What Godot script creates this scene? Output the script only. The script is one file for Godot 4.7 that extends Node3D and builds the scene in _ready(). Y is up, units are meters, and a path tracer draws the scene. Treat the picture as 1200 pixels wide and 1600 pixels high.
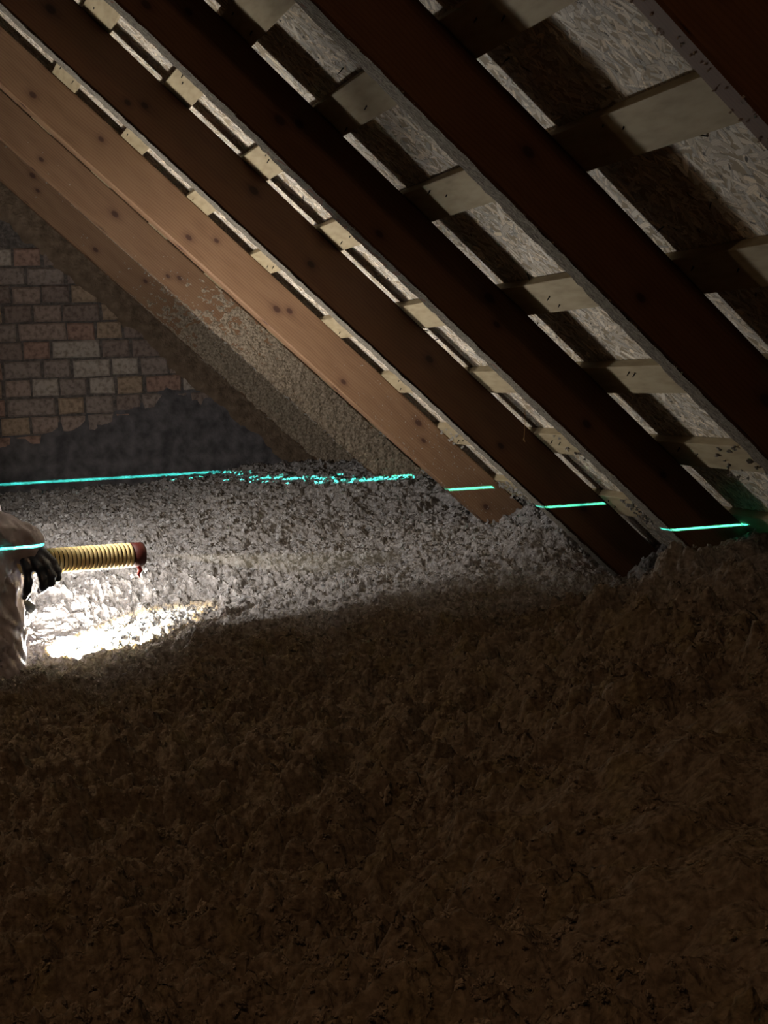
extends Node3D
# An attic under a pitched roof: rafters, battens and sheathing board, a brick gable, blown insulation and a worker's arm with the hose.

const PITCH := 0.7555
const E := Vector3(0, 1.3, 0)               # the camera's place; heights below are given from it and lifted by this
const H := 0.9966                           # from the camera up to the plane of the rafters' undersides
const DEEP := 0.15
const THICK := 0.0554
const BAT := 0.026
const GABLE := -7.05
var zs := [1.735, 2.599, 3.469, 4.284, 5.169, 6.032, 6.838]
var us := [-1.82, -1.53, -1.22, -0.93, -0.632, -0.33, -0.028, 0.274, 0.576, 0.924, 1.228, 1.5215, 1.83]
var U := Vector3(cos(PITCH), -sin(PITCH), 0)
var N := Vector3(sin(PITCH), cos(PITCH), 0)
var rng := RandomNumberGenerator.new()
var noise := FastNoiseLite.new()
var M := {}
var taken := {}
const RIDGE := -2.3
const EAVE := 2.7


# ---------------------------------------------------------------- helpers
func numbered(called: String) -> String:
	var n: int = taken.get(called, -1) + 1
	taken[called] = n
	return called if n == 0 else "%s_%03d" % [called, n]

func tag(o: Node, label: String, category := "", group := "", kind := "") -> Node:
	if label: o.set_meta("label", label)
	if category: o.set_meta("category", category)
	if group: o.set_meta("group", group)
	if kind: o.set_meta("kind", kind)
	return o

func thing(called: String, label: String, category: String, at := Vector3.ZERO, group := "", kind := "") -> Node3D:
	var o := Node3D.new()
	o.name = numbered(called)
	o.position = at
	add_child(o, true)
	tag(o, label, category, group, kind)
	return o

func put(called: String, mesh: Mesh, mat: Material, parent: Node = null) -> MeshInstance3D:
	var o := MeshInstance3D.new()
	o.name = numbered(called) if parent == null else called
	o.mesh = mesh
	for s in mesh.get_surface_count():
		o.set_surface_override_material(s, mat)
	(parent if parent else self).add_child(o, true)
	return o

func roof(u: float, n: float, z: float) -> Vector3:
	return E + U * u + N * n + Vector3(0, 0, z)

func tri(st: SurfaceTool, a: Vector3, b: Vector3, c: Vector3, out: Vector3, ua := Vector2.ZERO, ub := Vector2.ZERO, uc := Vector2.ZERO) -> void:
	var flip := (b - a).cross(c - a).dot(out) > 0.0
	st.set_uv(ua); st.add_vertex(a)
	if flip:
		st.set_uv(uc); st.add_vertex(c)
		st.set_uv(ub); st.add_vertex(b)
	else:
		st.set_uv(ub); st.add_vertex(b)
		st.set_uv(uc); st.add_vertex(c)

func quad(st: SurfaceTool, a: Vector3, b: Vector3, c: Vector3, d: Vector3, out: Vector3, uv := [Vector2.ZERO, Vector2.ZERO, Vector2.ZERO, Vector2.ZERO]) -> void:
	tri(st, a, b, c, out, uv[0], uv[1], uv[2])
	tri(st, a, c, d, out, uv[0], uv[2], uv[3])

func begin() -> SurfaceTool:
	var st := SurfaceTool.new()
	st.begin(Mesh.PRIMITIVE_TRIANGLES)
	st.set_smooth_group(-1)
	return st

func done(st: SurfaceTool) -> ArrayMesh:
	st.generate_normals()
	return st.commit()

# a chamfered bar: along X by «length», the section «deep» (Y) by «wide» (Z), its origin in the middle of the start; wavers a little
func bar(length: float, deep: float, wide: float, steps: int, waver: float, key: int, ch := 0.004, uvlen := 2.2) -> ArrayMesh:
	var st := begin()
	var y := deep * 0.5
	var z := wide * 0.5
	var sec := [Vector2(-y + ch, z), Vector2(y - ch, z), Vector2(y, z - ch), Vector2(y, -z + ch), Vector2(y - ch, -z), Vector2(-y + ch, -z), Vector2(-y, -z + ch), Vector2(-y, z - ch)]
	var vs := [0.0, 0.93, 0.95, 1.0, 1.0, 0.07, 0.05, 0.0]
	var rings := []
	for i in steps + 1:
		var x := length * i / steps
		var r := []
		for k in 8:
			var p: Vector2 = sec[k]
			var w := waver * noise.get_noise_3d(x * 14.0 + key * 71.0, k * 40.0, key * 13.0)
			var b := waver * 1.2 * noise.get_noise_2d(x * 2.2 + key * 31.0, 5.0)
			r.append(Vector3(x, p.x + w + b, p.y + waver * 0.6 * noise.get_noise_3d(x * 14.0, k * 30.0, 99.0 + key) + b * 0.4))
		rings.append(r)
	var shift := fmod(key * 0.377, 1.0)
	for i in steps:
		for k in 8:
			var k2 := (k + 1) % 8
			var a: Vector3 = rings[i][k]
			var b: Vector3 = rings[i + 1][k]
			var c: Vector3 = rings[i + 1][k2]
			var d: Vector3 = rings[i][k2]
			var x0 := a.x / uvlen + shift
			var x1 := b.x / uvlen + shift
			var v0: float = [0.02, 0.95, 0.97, 0.3, 0.98, 0.05, 0.03, 0.3][k]
			var v1: float = [0.98, 0.97, 0.99, 0.6, 0.02, 0.03, 0.02, 0.6][k]
			if k == 3 or k == 7: v1 = v0 + 0.3
			if k == 2 or k == 6: v1 = v0 + 0.3
			var out := (a + b + c + d) * 0.25
			out = Vector3(0, out.y / deep, out.z / wide)
			quad(st, a, b, c, d, out, [Vector2(x0, v0), Vector2(x1, v0), Vector2(x1, v1), Vector2(x0, v1)])
	for e in [0, steps]:
		for k in range(1, 7):
			tri(st, rings[e][0], rings[e][k], rings[e][k + 1], Vector3(-1 if e == 0 else 1, 0, 0), Vector2(0.1, 0.1), Vector2(0.11, 0.2), Vector2(0.12, 0.3))
	return done(st)

func prism(poly: Array, z0: float, z1: float) -> ArrayMesh:
	var st := begin()
	var mid := Vector2.ZERO
	for p in poly: mid += p / poly.size()
	for i in poly.size():
		var a: Vector2 = poly[i]
		var b: Vector2 = poly[(i + 1) % poly.size()]
		var out := (a + b) * 0.5 - mid
		quad(st, Vector3(a.x, a.y, z0), Vector3(b.x, b.y, z0), Vector3(b.x, b.y, z1), Vector3(a.x, a.y, z1), Vector3(out.x, out.y, 0))
		var m := Vector3(mid.x, mid.y, 0)
		for z in [z0, z1]:
			tri(st, Vector3(a.x, a.y, z), Vector3(b.x, b.y, z), m + Vector3(0, 0, z), Vector3(0, 0, 1 if z == max(z0, z1) else -1))
	return done(st)

# a box turned to the roof
func roof_box(u0: float, u1: float, n0: float, n1: float, z0: float, z1: float, uvs := 1.25) -> ArrayMesh:
	var st := begin()
	var c := []
	for u in [u0, u1]:
		for n in [n0, n1]:
			for z in [z0, z1]:
				c.append(roof(u, n, z))
	var faces := [[0, 1, 3, 2, -U], [4, 5, 7, 6, U], [0, 1, 5, 4, -N], [2, 3, 7, 6, N], [0, 2, 6, 4, Vector3(0, 0, -1 if z0 < z1 else 1)], [1, 3, 7, 5, Vector3(0, 0, 1 if z0 < z1 else -1)]]
	for f in faces:
		var uv := []
		for k in 4:
			var p: Vector3 = c[f[k]] - E
			uv.append(Vector2(p.dot(U), p.z) / uvs)
		quad(st, c[f[0]], c[f[1]], c[f[2]], c[f[3]], f[4], uv)
	return done(st)

func lathe(profile: Array, seg: int, axis0: Vector3, dir: Vector3) -> ArrayMesh:       # profile of (along, radius)
	var st := SurfaceTool.new()
	st.begin(Mesh.PRIMITIVE_TRIANGLES)
	st.set_smooth_group(0)
	var side := dir.cross(Vector3.UP).normalized()
	if side.length() < 0.5: side = Vector3.RIGHT
	var up := side.cross(dir).normalized()
	for i in profile.size() - 1:
		for k in seg:
			var q := []
			for j in [i, i + 1]:
				for m in [k, k + 1]:
					var t: float = TAU * m / seg
					var p: Vector2 = profile[j]
					q.append(axis0 + dir * p.x + (side * cos(t) + up * sin(t)) * p.y)
			var tm := TAU * (k + 0.5) / seg
			var dp: Vector2 = profile[i + 1] - profile[i]
			var out := (side * cos(tm) + up * sin(tm)) * dp.x - dir * dp.y
			quad(st, q[0], q[1], q[3], q[2], out)
	return done(st)

# a tube along points with a radius for each
func tube(pts: Array, rad: Array, seg := 8) -> ArrayMesh:
	var st := SurfaceTool.new()
	st.begin(Mesh.PRIMITIVE_TRIANGLES)
	st.set_smooth_group(0)
	var rings := []
	var side := Vector3.ZERO
	for i in pts.size():
		var t: Vector3 = (pts[min(i + 1, pts.size() - 1)] - pts[max(i - 1, 0)]).normalized()
		side = (t.cross(Vector3(0.13, 0.2, 0.97)) if side == Vector3.ZERO else side - t * side.dot(t)).normalized()
		var up := t.cross(side)
		var r := []
		for k in seg:
			r.append(pts[i] + (side * cos(TAU * k / seg) + up * sin(TAU * k / seg)) * rad[i])
		rings.append(r)
	for i in pts.size() - 1:
		for k in seg:
			var k2 := (k + 1) % seg
			quad(st, rings[i][k], rings[i][k2], rings[i + 1][k2], rings[i + 1][k], rings[i][k] + rings[i][k2] - pts[i] * 2.0)
	for e in [0, pts.size() - 1]:
		for k in seg:
			tri(st, rings[e][k], rings[e][(k + 1) % seg], pts[e], pts[e] - pts[1 if e == 0 else e - 1])
	return done(st)

# one surface round tapered capsules joined by a smooth minimum (surface nets)
func nets(bones: Array, cell: float, k: float, crease := 0.0, freq := 20.0) -> ArrayMesh:
	var lo := Vector3.INF
	var hi := -Vector3.INF
	for b in bones:
		for e in [0, 1]:
			var r: float = b[2 + e] + k + cell * 2
			lo = lo.min(b[e] - Vector3.ONE * r)
			hi = hi.max(b[e] + Vector3.ONE * r)
	var nx := int((hi.x - lo.x) / cell) + 2
	var ny := int((hi.y - lo.y) / cell) + 2
	var nz := int((hi.z - lo.z) / cell) + 2
	var f := PackedFloat32Array()
	f.resize(nx * ny * nz)
	f.fill(1.0)
	for b in bones:
		var pa: Vector3 = b[0]
		var pb: Vector3 = b[1]
		var r: float = max(b[2], b[3]) + k + cell * 2
		var l := ((pa.min(pb) - Vector3.ONE * r - lo) / cell).floor()
		var h := ((pa.max(pb) + Vector3.ONE * r - lo) / cell).ceil()
		var ab := pb - pa
		var ll := maxf(ab.length_squared(), 1e-9)
		for iz in range(max(0, int(l.z)), min(nz, int(h.z) + 1)):
			for iy in range(max(0, int(l.y)), min(ny, int(h.y) + 1)):
				for ix in range(max(0, int(l.x)), min(nx, int(h.x) + 1)):
					var p := lo + Vector3(ix, iy, iz) * cell
					var t := clampf((p - pa).dot(ab) / ll, 0, 1)
					var d: float = (p - pa - ab * t).length() - lerpf(b[2], b[3], t)
					var at := (iz * ny + iy) * nx + ix
					var o := f[at]
					var m := maxf(k - absf(o - d), 0.0)
					f[at] = minf(o, d) - m * m / (4.0 * k)
	if crease > 0.0:
		for iz in nz:
			for iy in ny:
				for ix in nx:
					var at := (iz * ny + iy) * nx + ix
					if absf(f[at]) < cell * 4:
						var p := (lo + Vector3(ix, iy, iz) * cell) * freq
						f[at] += crease * (absf(noise.get_noise_3d(p.x * 1.3 + p.y * 0.8, p.y * 0.5 - p.x * 0.3, p.z * 1.2)) * 2.0 - 0.5)
	var id := PackedInt32Array()
	id.resize(nx * ny * nz)
	id.fill(-1)
	var verts := PackedVector3Array()
	var norms := PackedVector3Array()
	var index := PackedInt32Array()
	var step := [1, nx, nx * ny]
	for iz in nz - 1:
		for iy in ny - 1:
			for ix in nx - 1:
				var at := (iz * ny + iy) * nx + ix
				var s := 0
				for q in 8:
					if f[at + (q & 1) + ((q >> 1) & 1) * nx + (q >> 2) * nx * ny] < 0.0: s += 1
				if s == 0 or s == 8: continue
				var sum := Vector3.ZERO
				var n := 0
				for q in 8:
					for ax in 3:
						if q & (1 << ax): continue
						var c0 := Vector3(q & 1, (q >> 1) & 1, q >> 2)
						var fa := f[at + (q & 1) + ((q >> 1) & 1) * nx + (q >> 2) * nx * ny]
						var q2 := q | (1 << ax)
						var fb := f[at + (q2 & 1) + ((q2 >> 1) & 1) * nx + (q2 >> 2) * nx * ny]
						if (fa < 0.0) == (fb < 0.0): continue
						c0[ax] = fa / (fa - fb)
						sum += c0
						n += 1
				id[at] = verts.size()
				verts.append(lo + (Vector3(ix, iy, iz) + sum / n) * cell)
				var g := Vector3(f[at + 1] - f[at] + f[at + 1 + nx] - f[at + nx], f[at + nx] - f[at] + f[at + nx + 1] - f[at + 1], f[at + nx * ny] - f[at] + f[at + nx * ny + 1] - f[at + 1])
				norms.append(g.normalized())
	for iz in range(1, nz - 1):
		for iy in range(1, ny - 1):
			for ix in range(1, nx - 1):
				var at := (iz * ny + iy) * nx + ix
				for ax in 3:
					if (f[at] < 0.0) == (f[at + step[ax]] < 0.0): continue
					var b1: int = step[(ax + 1) % 3]
					var b2: int = step[(ax + 2) % 3]
					var q := [id[at], id[at - b1], id[at - b1 - b2], id[at - b2]]
					if q.min() < 0: continue
					var cr := (verts[q[1]] - verts[q[0]]).cross(verts[q[2]] - verts[q[0]])
					if cr.dot(norms[q[0]] + norms[q[2]]) > 0.0: q.reverse()
					index.append_array([q[0], q[1], q[2], q[0], q[2], q[3]])
	var arr := []
	arr.resize(Mesh.ARRAY_MAX)
	arr[Mesh.ARRAY_VERTEX] = verts
	arr[Mesh.ARRAY_NORMAL] = norms
	arr[Mesh.ARRAY_INDEX] = index
	var mesh := ArrayMesh.new()
	mesh.add_surface_from_arrays(Mesh.PRIMITIVE_TRIANGLES, arr)
	return mesh

# a small torn clump of fibre: a handful of crumbs held together
func clump(key: int) -> ArrayMesh:
	var r := RandomNumberGenerator.new()
	r.seed = 900 + key
	var st := begin()
	for i in 15:
		var d := Vector3(r.randfn(), r.randfn(), r.randfn()).normalized()
		var c := d * pow(r.randf(), 0.5) * 0.85
		var b := Basis.from_euler(Vector3(r.randf() * TAU, r.randf() * TAU, r.randf() * TAU))
		var q := []
		for k in 6:
			var e := Vector3.ZERO
			e[k / 2] = (1.0 if k % 2 else -1.0) * r.randf_range(0.22, 0.55)
			q.append(c + b * e)
		for x in [0, 1]:
			for y in [2, 3]:
				for z in [4, 5]:
					tri(st, q[x], q[y], q[z], (q[x] + q[y] + q[z]) / 3.0 - c)
	return done(st)


# ---------------------------------------------------------------- materials
func wood_image(w: int, h: int, key: int, knots: Array, base: Color, dark: Color, knot: Color) -> ImageTexture:
	var bytes := PackedByteArray()
	bytes.resize(w * h * 3)
	var nz := FastNoiseLite.new()
	nz.seed = key
	nz.frequency = 1.0
	nz.fractal_octaves = 2
	var at := 0
	for y in h:
		var v := float(y) / h * 0.16
		for x in w:
			var u := float(x) / w * 2.2
			var bend := 0.0
			var k := 0.0
			for q in knots:
				var du: float = u - q[0]
				du -= roundf(du / 2.2) * 2.2
				var dv: float = v - q[1]
				var r: float = q[2]
				var d := du * du / (r * r * 2.0) + dv * dv / (r * r)
				if d < 16.0:
					bend += r * 1.1 * exp(-d * 0.3) * signf(dv) * (1.0 - exp(-absf(dv) / r * 1.5))
					k = maxf(k, clampf(1.4 - d, 0.0, 1.0))
					k = maxf(k, 0.45 * exp(-d * 0.35))
			var s := cos(TAU * x / w)
			var c := sin(TAU * x / w)
			var t := v - bend + 0.012 * nz.get_noise_2d(s * 0.8 + 3.0, c * 0.8)
			var ring := 0.5 + 0.5 * sin(t * 620.0 + 2.5 * nz.get_noise_3d(s * 1.2, c * 1.2, t * 20.0))
			ring = pow(ring, 2.5)
			var fine := nz.get_noise_2d(u * 9.0, t * 900.0)
			var cloud := nz.get_noise_3d(s * 2.0, c * 2.0, v * 22.0)
			var m := clampf(ring * 0.45 + fine * 0.25 - cloud * 0.35 + 0.1, 0.0, 1.0)
			var col := base.lerp(dark, m).lerp(knot, k * 0.85)
			bytes[at] = int(clampf(col.r, 0, 1) * 255)
			bytes[at + 1] = int(clampf(col.g, 0, 1) * 255)
			bytes[at + 2] = int(clampf(col.b, 0, 1) * 255)
			at += 3
	return ImageTexture.create_from_image(Image.create_from_data(w, h, false, Image.FORMAT_RGB8, bytes))

func osb_images(side: int, metres: float, count: int) -> Array:
	var r := RandomNumberGenerator.new()
	r.seed = 77
	var col := PackedByteArray()
	col.resize(side * side * 3)
	var hgt := PackedByteArray()
	hgt.resize(side * side * 3)
	for i in side * side:
		col[i * 3] = 150; col[i * 3 + 1] = 136; col[i * 3 + 2] = 112
		hgt[i * 3] = 90; hgt[i * 3 + 1] = 90; hgt[i * 3 + 2] = 90
	var px := side / metres
	for n in count:
		var ang := r.randfn(0.0, 0.75)
		if n % 3 == 0: ang += PI * 0.5
		var l := r.randf_range(0.014, 0.060) * px * 0.5
		var w := r.randf_range(0.004, 0.017) * px * 0.5
		if n % 19 == 0:
			l *= 0.4
			w *= 0.4
		var cx := r.randf() * side
		var cy := r.randf() * side
		var tone := (clampf(r.randfn(0.92, 0.10), 0.6, 1.08) if n % 19 else r.randf_range(0.25, 0.5))
		var base := Color(0.93, 0.87, 0.77).lerp(Color(0.90, 0.88, 0.84), r.randf()) * tone
		var lift := r.randi_range(70, 235)
		var ca := cos(ang)
		var sa := sin(ang)
		var ex := int(absf(ca) * l + absf(sa) * w) + 1
		var ey := int(absf(sa) * l + absf(ca) * w) + 1
		for y in range(-ey, ey + 1):
			for x in range(-ex, ex + 1):
				var p := x * ca + y * sa
				var q := -x * sa + y * ca
				var taper := w * (1.0 - 0.4 * absf(p) / l)
				if absf(p) > l or absf(q) > taper: continue
				var at := (posmod(int(cy) + y, side) * side + posmod(int(cx) + x, side)) * 3
				var edge := 0.78 if q > taper - 1.0 else 1.0
				var g := (0.94 + 0.06 * sin(q * 2.6 + n)) * edge
				col[at] = int(minf(base.r * g, 1) * 255); col[at + 1] = int(minf(base.g * g, 1) * 255); col[at + 2] = int(minf(base.b * g, 1) * 255)
				var hh := int(lift + q / w * 18.0)
				hgt[at] = clampi(hh, 0, 255); hgt[at + 1] = hgt[at]; hgt[at + 2] = hgt[at]
	return [ImageTexture.create_from_image(Image.create_from_data(side, side, false, Image.FORMAT_RGB8, col)), ImageTexture.create_from_image(Image.create_from_data(side, side, false, Image.FORMAT_RGB8, hgt))]

func plain(c: Color, rough := 0.8) -> StandardMaterial3D:
	var m := StandardMaterial3D.new()
	m.albedo_color = c
	m.roughness = rough
	return m

func noise_tex(freq: float, key: int, ramp: Array, octaves := 4, kind := FastNoiseLite.TYPE_SIMPLEX_SMOOTH, size := 512) -> NoiseTexture2D:
	var t := NoiseTexture2D.new()
	t.width = size
	t.height = size
	t.seamless = true
	var n := FastNoiseLite.new()
	n.noise_type = kind
	n.seed = key
	n.frequency = freq
	n.fractal_octaves = octaves
	t.noise = n
	var g := Gradient.new()
	g.offsets = PackedFloat32Array(range(ramp.size()).map(func(i): return float(i) / (ramp.size() - 1)))
	g.colors = PackedColorArray(ramp)
	t.color_ramp = g
	return t

func triplanar(m: StandardMaterial3D, tex: Texture2D, bump: Texture2D, scale: float, cm: float) -> StandardMaterial3D:
	m.albedo_texture = tex
	m.uv1_triplanar = true
	m.uv1_world_triplanar = true
	m.uv1_scale = Vector3.ONE * scale
	if bump:
		m.heightmap_enabled = true
		m.heightmap_texture = bump
		m.heightmap_scale = cm
	return m

func make_materials() -> void:
	noise.seed = 4
	noise.frequency = 0.05
	noise.fractal_octaves = 3
	var spruce := wood_image(2048, 192, 11, [[0.22, 0.045, 0.010], [0.30, 0.11, 0.008], [0.62, 0.07, 0.012], [0.66, 0.10, 0.010], [0.98, 0.035, 0.009], [1.30, 0.12, 0.012], [1.36, 0.08, 0.008], [1.72, 0.05, 0.011], [1.98, 0.10, 0.009]], Color(0.69, 0.56, 0.43), Color(0.56, 0.42, 0.30), Color(0.30, 0.16, 0.10))
	var spruce2 := wood_image(2048, 192, 23, [[0.12, 0.10, 0.011], [0.48, 0.05, 0.009], [0.83, 0.09, 0.013], [1.15, 0.04, 0.008], [1.19, 0.07, 0.009], [1.58, 0.11, 0.012], [1.85, 0.06, 0.010]], Color(0.67, 0.54, 0.41), Color(0.54, 0.40, 0.28), Color(0.28, 0.15, 0.09))
	for i in 2:
		var m := plain(Color(0.70, 0.67, 0.65), 0.75)
		m.albedo_texture = [spruce, spruce2][i]
		M["rafter%d" % i] = m
		var r := plain(Color(0.58, 0.50, 0.45), 0.75)
		r.albedo_texture = m.albedo_texture
		M["red%d" % i] = r
	var b := triplanar(plain(Color(0.66, 0.61, 0.50), 0.8), noise_tex(0.02, 31, [Color(0.80, 0.78, 0.74), Color(0.95, 0.94, 0.92), Color(1, 1, 1)], 4), null, 1.0, 0.0)
	b.uv1_scale = Vector3(5, 5, 0.8)
	M.batten = b
	var o := osb_images(768, 1.25, 9500)
	var osb := plain(Color(1, 1, 1), 0.75)
	osb.albedo_texture = o[0]
	osb.heightmap_enabled = true
	osb.heightmap_texture = o[1]
	osb.heightmap_scale = 0.14
	M.osb = osb
	M.deck = plain(Color(0.35, 0.28, 0.2))
	var fluff := noise_tex(0.03, 5, [Color(0.45, 0.43, 0.42), Color(0.72, 0.7, 0.68), Color(0.92, 0.91, 0.9), Color(1, 1, 1)], 4)
	var pile := noise_tex(0.035, 8, [Color.BLACK, Color.WHITE], 5)
	var ins := triplanar(plain(Color.WHITE, 1.0), fluff, pile, 4.0, 0.6)
	ins.vertex_color_use_as_albedo = true
	ins.metallic_specular = 0.1
	M.insulation = ins
	var cl := plain(Color.WHITE, 1.0)
	cl.vertex_color_use_as_albedo = true
	cl.metallic_specular = 0.1
	M.clump = cl
	M.mortar = triplanar(plain(Color(0.44, 0.41, 0.39), 0.95), noise_tex(0.02, 15, [Color(0.6, 0.6, 0.6), Color(1, 1, 1)], 5), pile, 3.0, 0.8)
	M.render = triplanar(plain(Color(0.40, 0.39, 0.40), 0.95), noise_tex(0.012, 16, [Color(0.55, 0.55, 0.57), Color(0.8, 0.8, 0.8), Color(1, 1, 1)], 5), pile, 2.0, 0.5)
	M.fillet = triplanar(plain(Color(0.50, 0.43, 0.36), 0.95), noise_tex(0.012, 17, [Color(0.6, 0.58, 0.55), Color(1, 1, 1)], 5), pile, 2.5, 0.8)
	var bt := noise_tex(0.02, 18, [Color(0.62, 0.6, 0.58), Color(0.9, 0.9, 0.9), Color(1, 1, 1)], 5)
	var tones := [Color(0.60, 0.53, 0.49), Color(0.56, 0.51, 0.48), Color(0.63, 0.55, 0.47), Color(0.52, 0.46, 0.43), Color(0.60, 0.49, 0.44), Color(0.66, 0.62, 0.58)]
	for i in tones.size():
		M["brick%d" % i] = triplanar(plain(tones[i], 0.95), bt, pile, 3.0, 0.35)
	M.dust = triplanar(plain(Color(0.52, 0.50, 0.46), 1.0), fluff, pile, 6.0, 0.3)
	M.crust = triplanar(plain(Color(0.66, 0.61, 0.54), 1.0), fluff, pile, 4.0, 0.8)
	M.black = plain(Color(0.02, 0.02, 0.02), 0.6)
	M.steel = plain(Color(0.10, 0.09, 0.08), 0.4)
	M.steel.metallic = 0.8


# ---------------------------------------------------------------- ground
var rows := [
	[-7.1, [0.40, -0.500], [1.00, -0.492], [1.30, -0.478], [1.64, -0.440]],
	[-6.6, [0.37, -0.510], [0.93, -0.505], [1.30, -0.482], [1.52, -0.465], [1.89, -0.445]],
	[-6.0, [0.33, -0.530], [0.84, -0.530], [1.38, -0.493], [1.94, -0.454], [2.21, -0.475]],
	[-5.5, [0.30, -0.521], [0.76, -0.542], [1.26, -0.543], [1.78, -0.595], [2.05, -0.560], [2.27, -0.502]],
	[-5.0, [0.26, -0.600], [0.69, -0.612], [1.14, -0.630], [1.61, -0.656], [2.06, -0.619], [2.27, -0.542]],
	[-4.65, [0.23, -0.770], [0.47, -0.792], [0.73, -0.764], [1.05, -0.708], [1.49, -0.680], [1.87, -0.632], [2.11, -0.571], [2.31, -0.517]],
	[-4.3, [0.21, -0.824], [0.39, -0.823], [0.58, -0.808], [0.83, -0.750], [1.13, -0.722], [1.38, -0.695], [1.72, -0.666], [1.99, -0.677], [2.18, -0.713], [2.32, -0.618]],
	[-4.05, [0.19, -0.819], [0.30, -0.802], [0.45, -0.829], [0.58, -0.787], [0.78, -0.712], [1.06, -0.724], [1.30, -0.679], [1.62, -0.684], [1.92, -0.705], [2.14, -0.709]],
	[-3.7, [0.17, -0.849], [0.41, -0.865], [0.71, -0.804], [0.97, -0.763], [1.18, -0.732], [1.48, -0.706], [1.75, -0.695], [1.95, -0.694], [2.08, -0.593]],
	[-3.45, [0.15, -0.855], [0.45, -0.865], [0.70, -0.865], [1.00, -0.81], [1.30, -0.73], [1.56, -0.68], [1.76, -0.63], [1.90, -0.57], [2.02, -0.53], [2.14, -0.50]],
	[-3.3, [0.15, -0.795], [0.43, -0.805], [0.52, -0.83], [0.64, -0.868], [0.81, -0.874], [1.05, -0.808], [1.32, -0.725], [1.56, -0.660], [1.74, -0.590], [1.88, -0.520], [2.0, -0.498], [2.10, -0.485], [2.20, -0.475]],
	[-3.12, [0.13, -0.875], [0.40, -0.875], [0.66, -0.845], [0.95, -0.825], [1.20, -0.77], [1.45, -0.68], [1.68, -0.595], [1.90, -0.52], [2.02, -0.495], [2.14, -0.475]],
	[-2.9, [0.12, -0.838], [0.37, -0.860], [0.71, -0.790], [0.92, -0.792], [1.15, -0.755], [1.37, -0.673], [1.61, -0.575], [1.86, -0.515], [1.98, -0.495], [2.10, -0.475]],
	[-2.7, [0.10, -0.875], [0.40, -0.875], [0.70, -0.855], [0.95, -0.805], [1.20, -0.715], [1.45, -0.63], [1.70, -0.56]],
	[-2.4, [0.09, -0.853], [0.41, -0.857], [0.75, -0.806], [1.00, -0.720], [1.26, -0.630], [1.54, -0.545]],
	[-2.0, [0.07, -0.848], [0.34, -0.819], [0.62, -0.787], [0.83, -0.719], [1.05, -0.637], [1.28, -0.581]],
	[-1.5, [0.30, -0.77], [0.46, -0.732], [0.62, -0.699], [0.78, -0.657], [0.96, -0.625]],
	[-0.9, [0.40, -0.72], [0.62, -0.70], [0.76, -0.68]],
]
const LAMP := Vector3(0.40, -0.797, -4.60)

func row_at(r: Array, x: float) -> float:
	if x <= r[1][0]: return r[1][1]
	for i in range(2, r.size()):
		if x < r[i][0]:
			var t: float = (x - r[i - 1][0]) / (r[i][0] - r[i - 1][0])
			return lerpf(r[i - 1][1], r[i][1], smoothstep(0.0, 1.0, t))
	var l: Array = r[r.size() - 1]
	return l[1] + minf((x - l[0]) * (0.10 if x < 2.1 else 0.2), 0.15)

func base_height(x: float, z: float) -> float:
	if z <= rows[0][0]: return row_at(rows[0], x)
	for i in range(1, rows.size()):
		if z < rows[i][0]:
			var t: float = (z - rows[i - 1][0]) / (rows[i][0] - rows[i - 1][0])
			return lerpf(row_at(rows[i - 1], x), row_at(rows[i], x), smoothstep(0.0, 1.0, t))
	return row_at(rows[rows.size() - 1], x)

var cells := FastNoiseLite.new()
var wide := FastNoiseLite.new()
func lumps(x: float, z: float) -> float:
	var near := smoothstep(-4.1, -3.4, z)                    # older heaps in front are coarser
	var flat := 1.0 - 0.75 * smoothstep(0.62, 0.80, x + 0.35 * noise.get_noise_2d(x * 30, z * 30)) * smoothstep(-2.4, -2.0, z)
	var calm := smoothstep(0.05, 0.28, Vector2(x - LAMP.x, z - LAMP.z).length())
	var a := wide.get_noise_2d(x * 3.2, z * 3.2) * lerpf(0.020, 0.060, near) + wide.get_noise_2d(x * 7.5 + 20.0, z * 7.5) * lerpf(0.006, 0.040, near) * (1.0 - 0.7 * smoothstep(0.62, 0.80, x) * smoothstep(-2.4, -2.0, z))
	var w2 := 0.05 * wide.get_noise_2d(x * 9.0, z * 9.0 + 30.0)
	x += w2
	z += 0.05 * wide.get_noise_2d(x * 9.0 + 60.0, z * 9.0)
	var c := cells.get_noise_2d(x * lerpf(15.0, 9.0, near), z * lerpf(15.0, 9.0, near))            # about -1 .. 0
	var d := cells.get_noise_2d(x * lerpf(36.0, 26.0, near) + 7.0, z * lerpf(36.0, 26.0, near))
	var e := wide.get_noise_2d(x * 60.0, z * 60.0)
	return a * lerpf(0.3, 1.0, calm) + (lerpf(0.030, 0.075, near) * (-c - 0.5) + lerpf(0.034, 0.034, near) * (-d - 0.5) + e * lerpf(0.008, 0.011, near)) * flat * lerpf(0.5, 1.0, calm) * lerpf(1.0, 0.45, smoothstep(1.8, 2.0, x) * smoothstep(-3.9, -3.6, z))

func ground(x: float, z: float) -> float:
	return base_height(x, z) + lumps(x, z)

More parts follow.
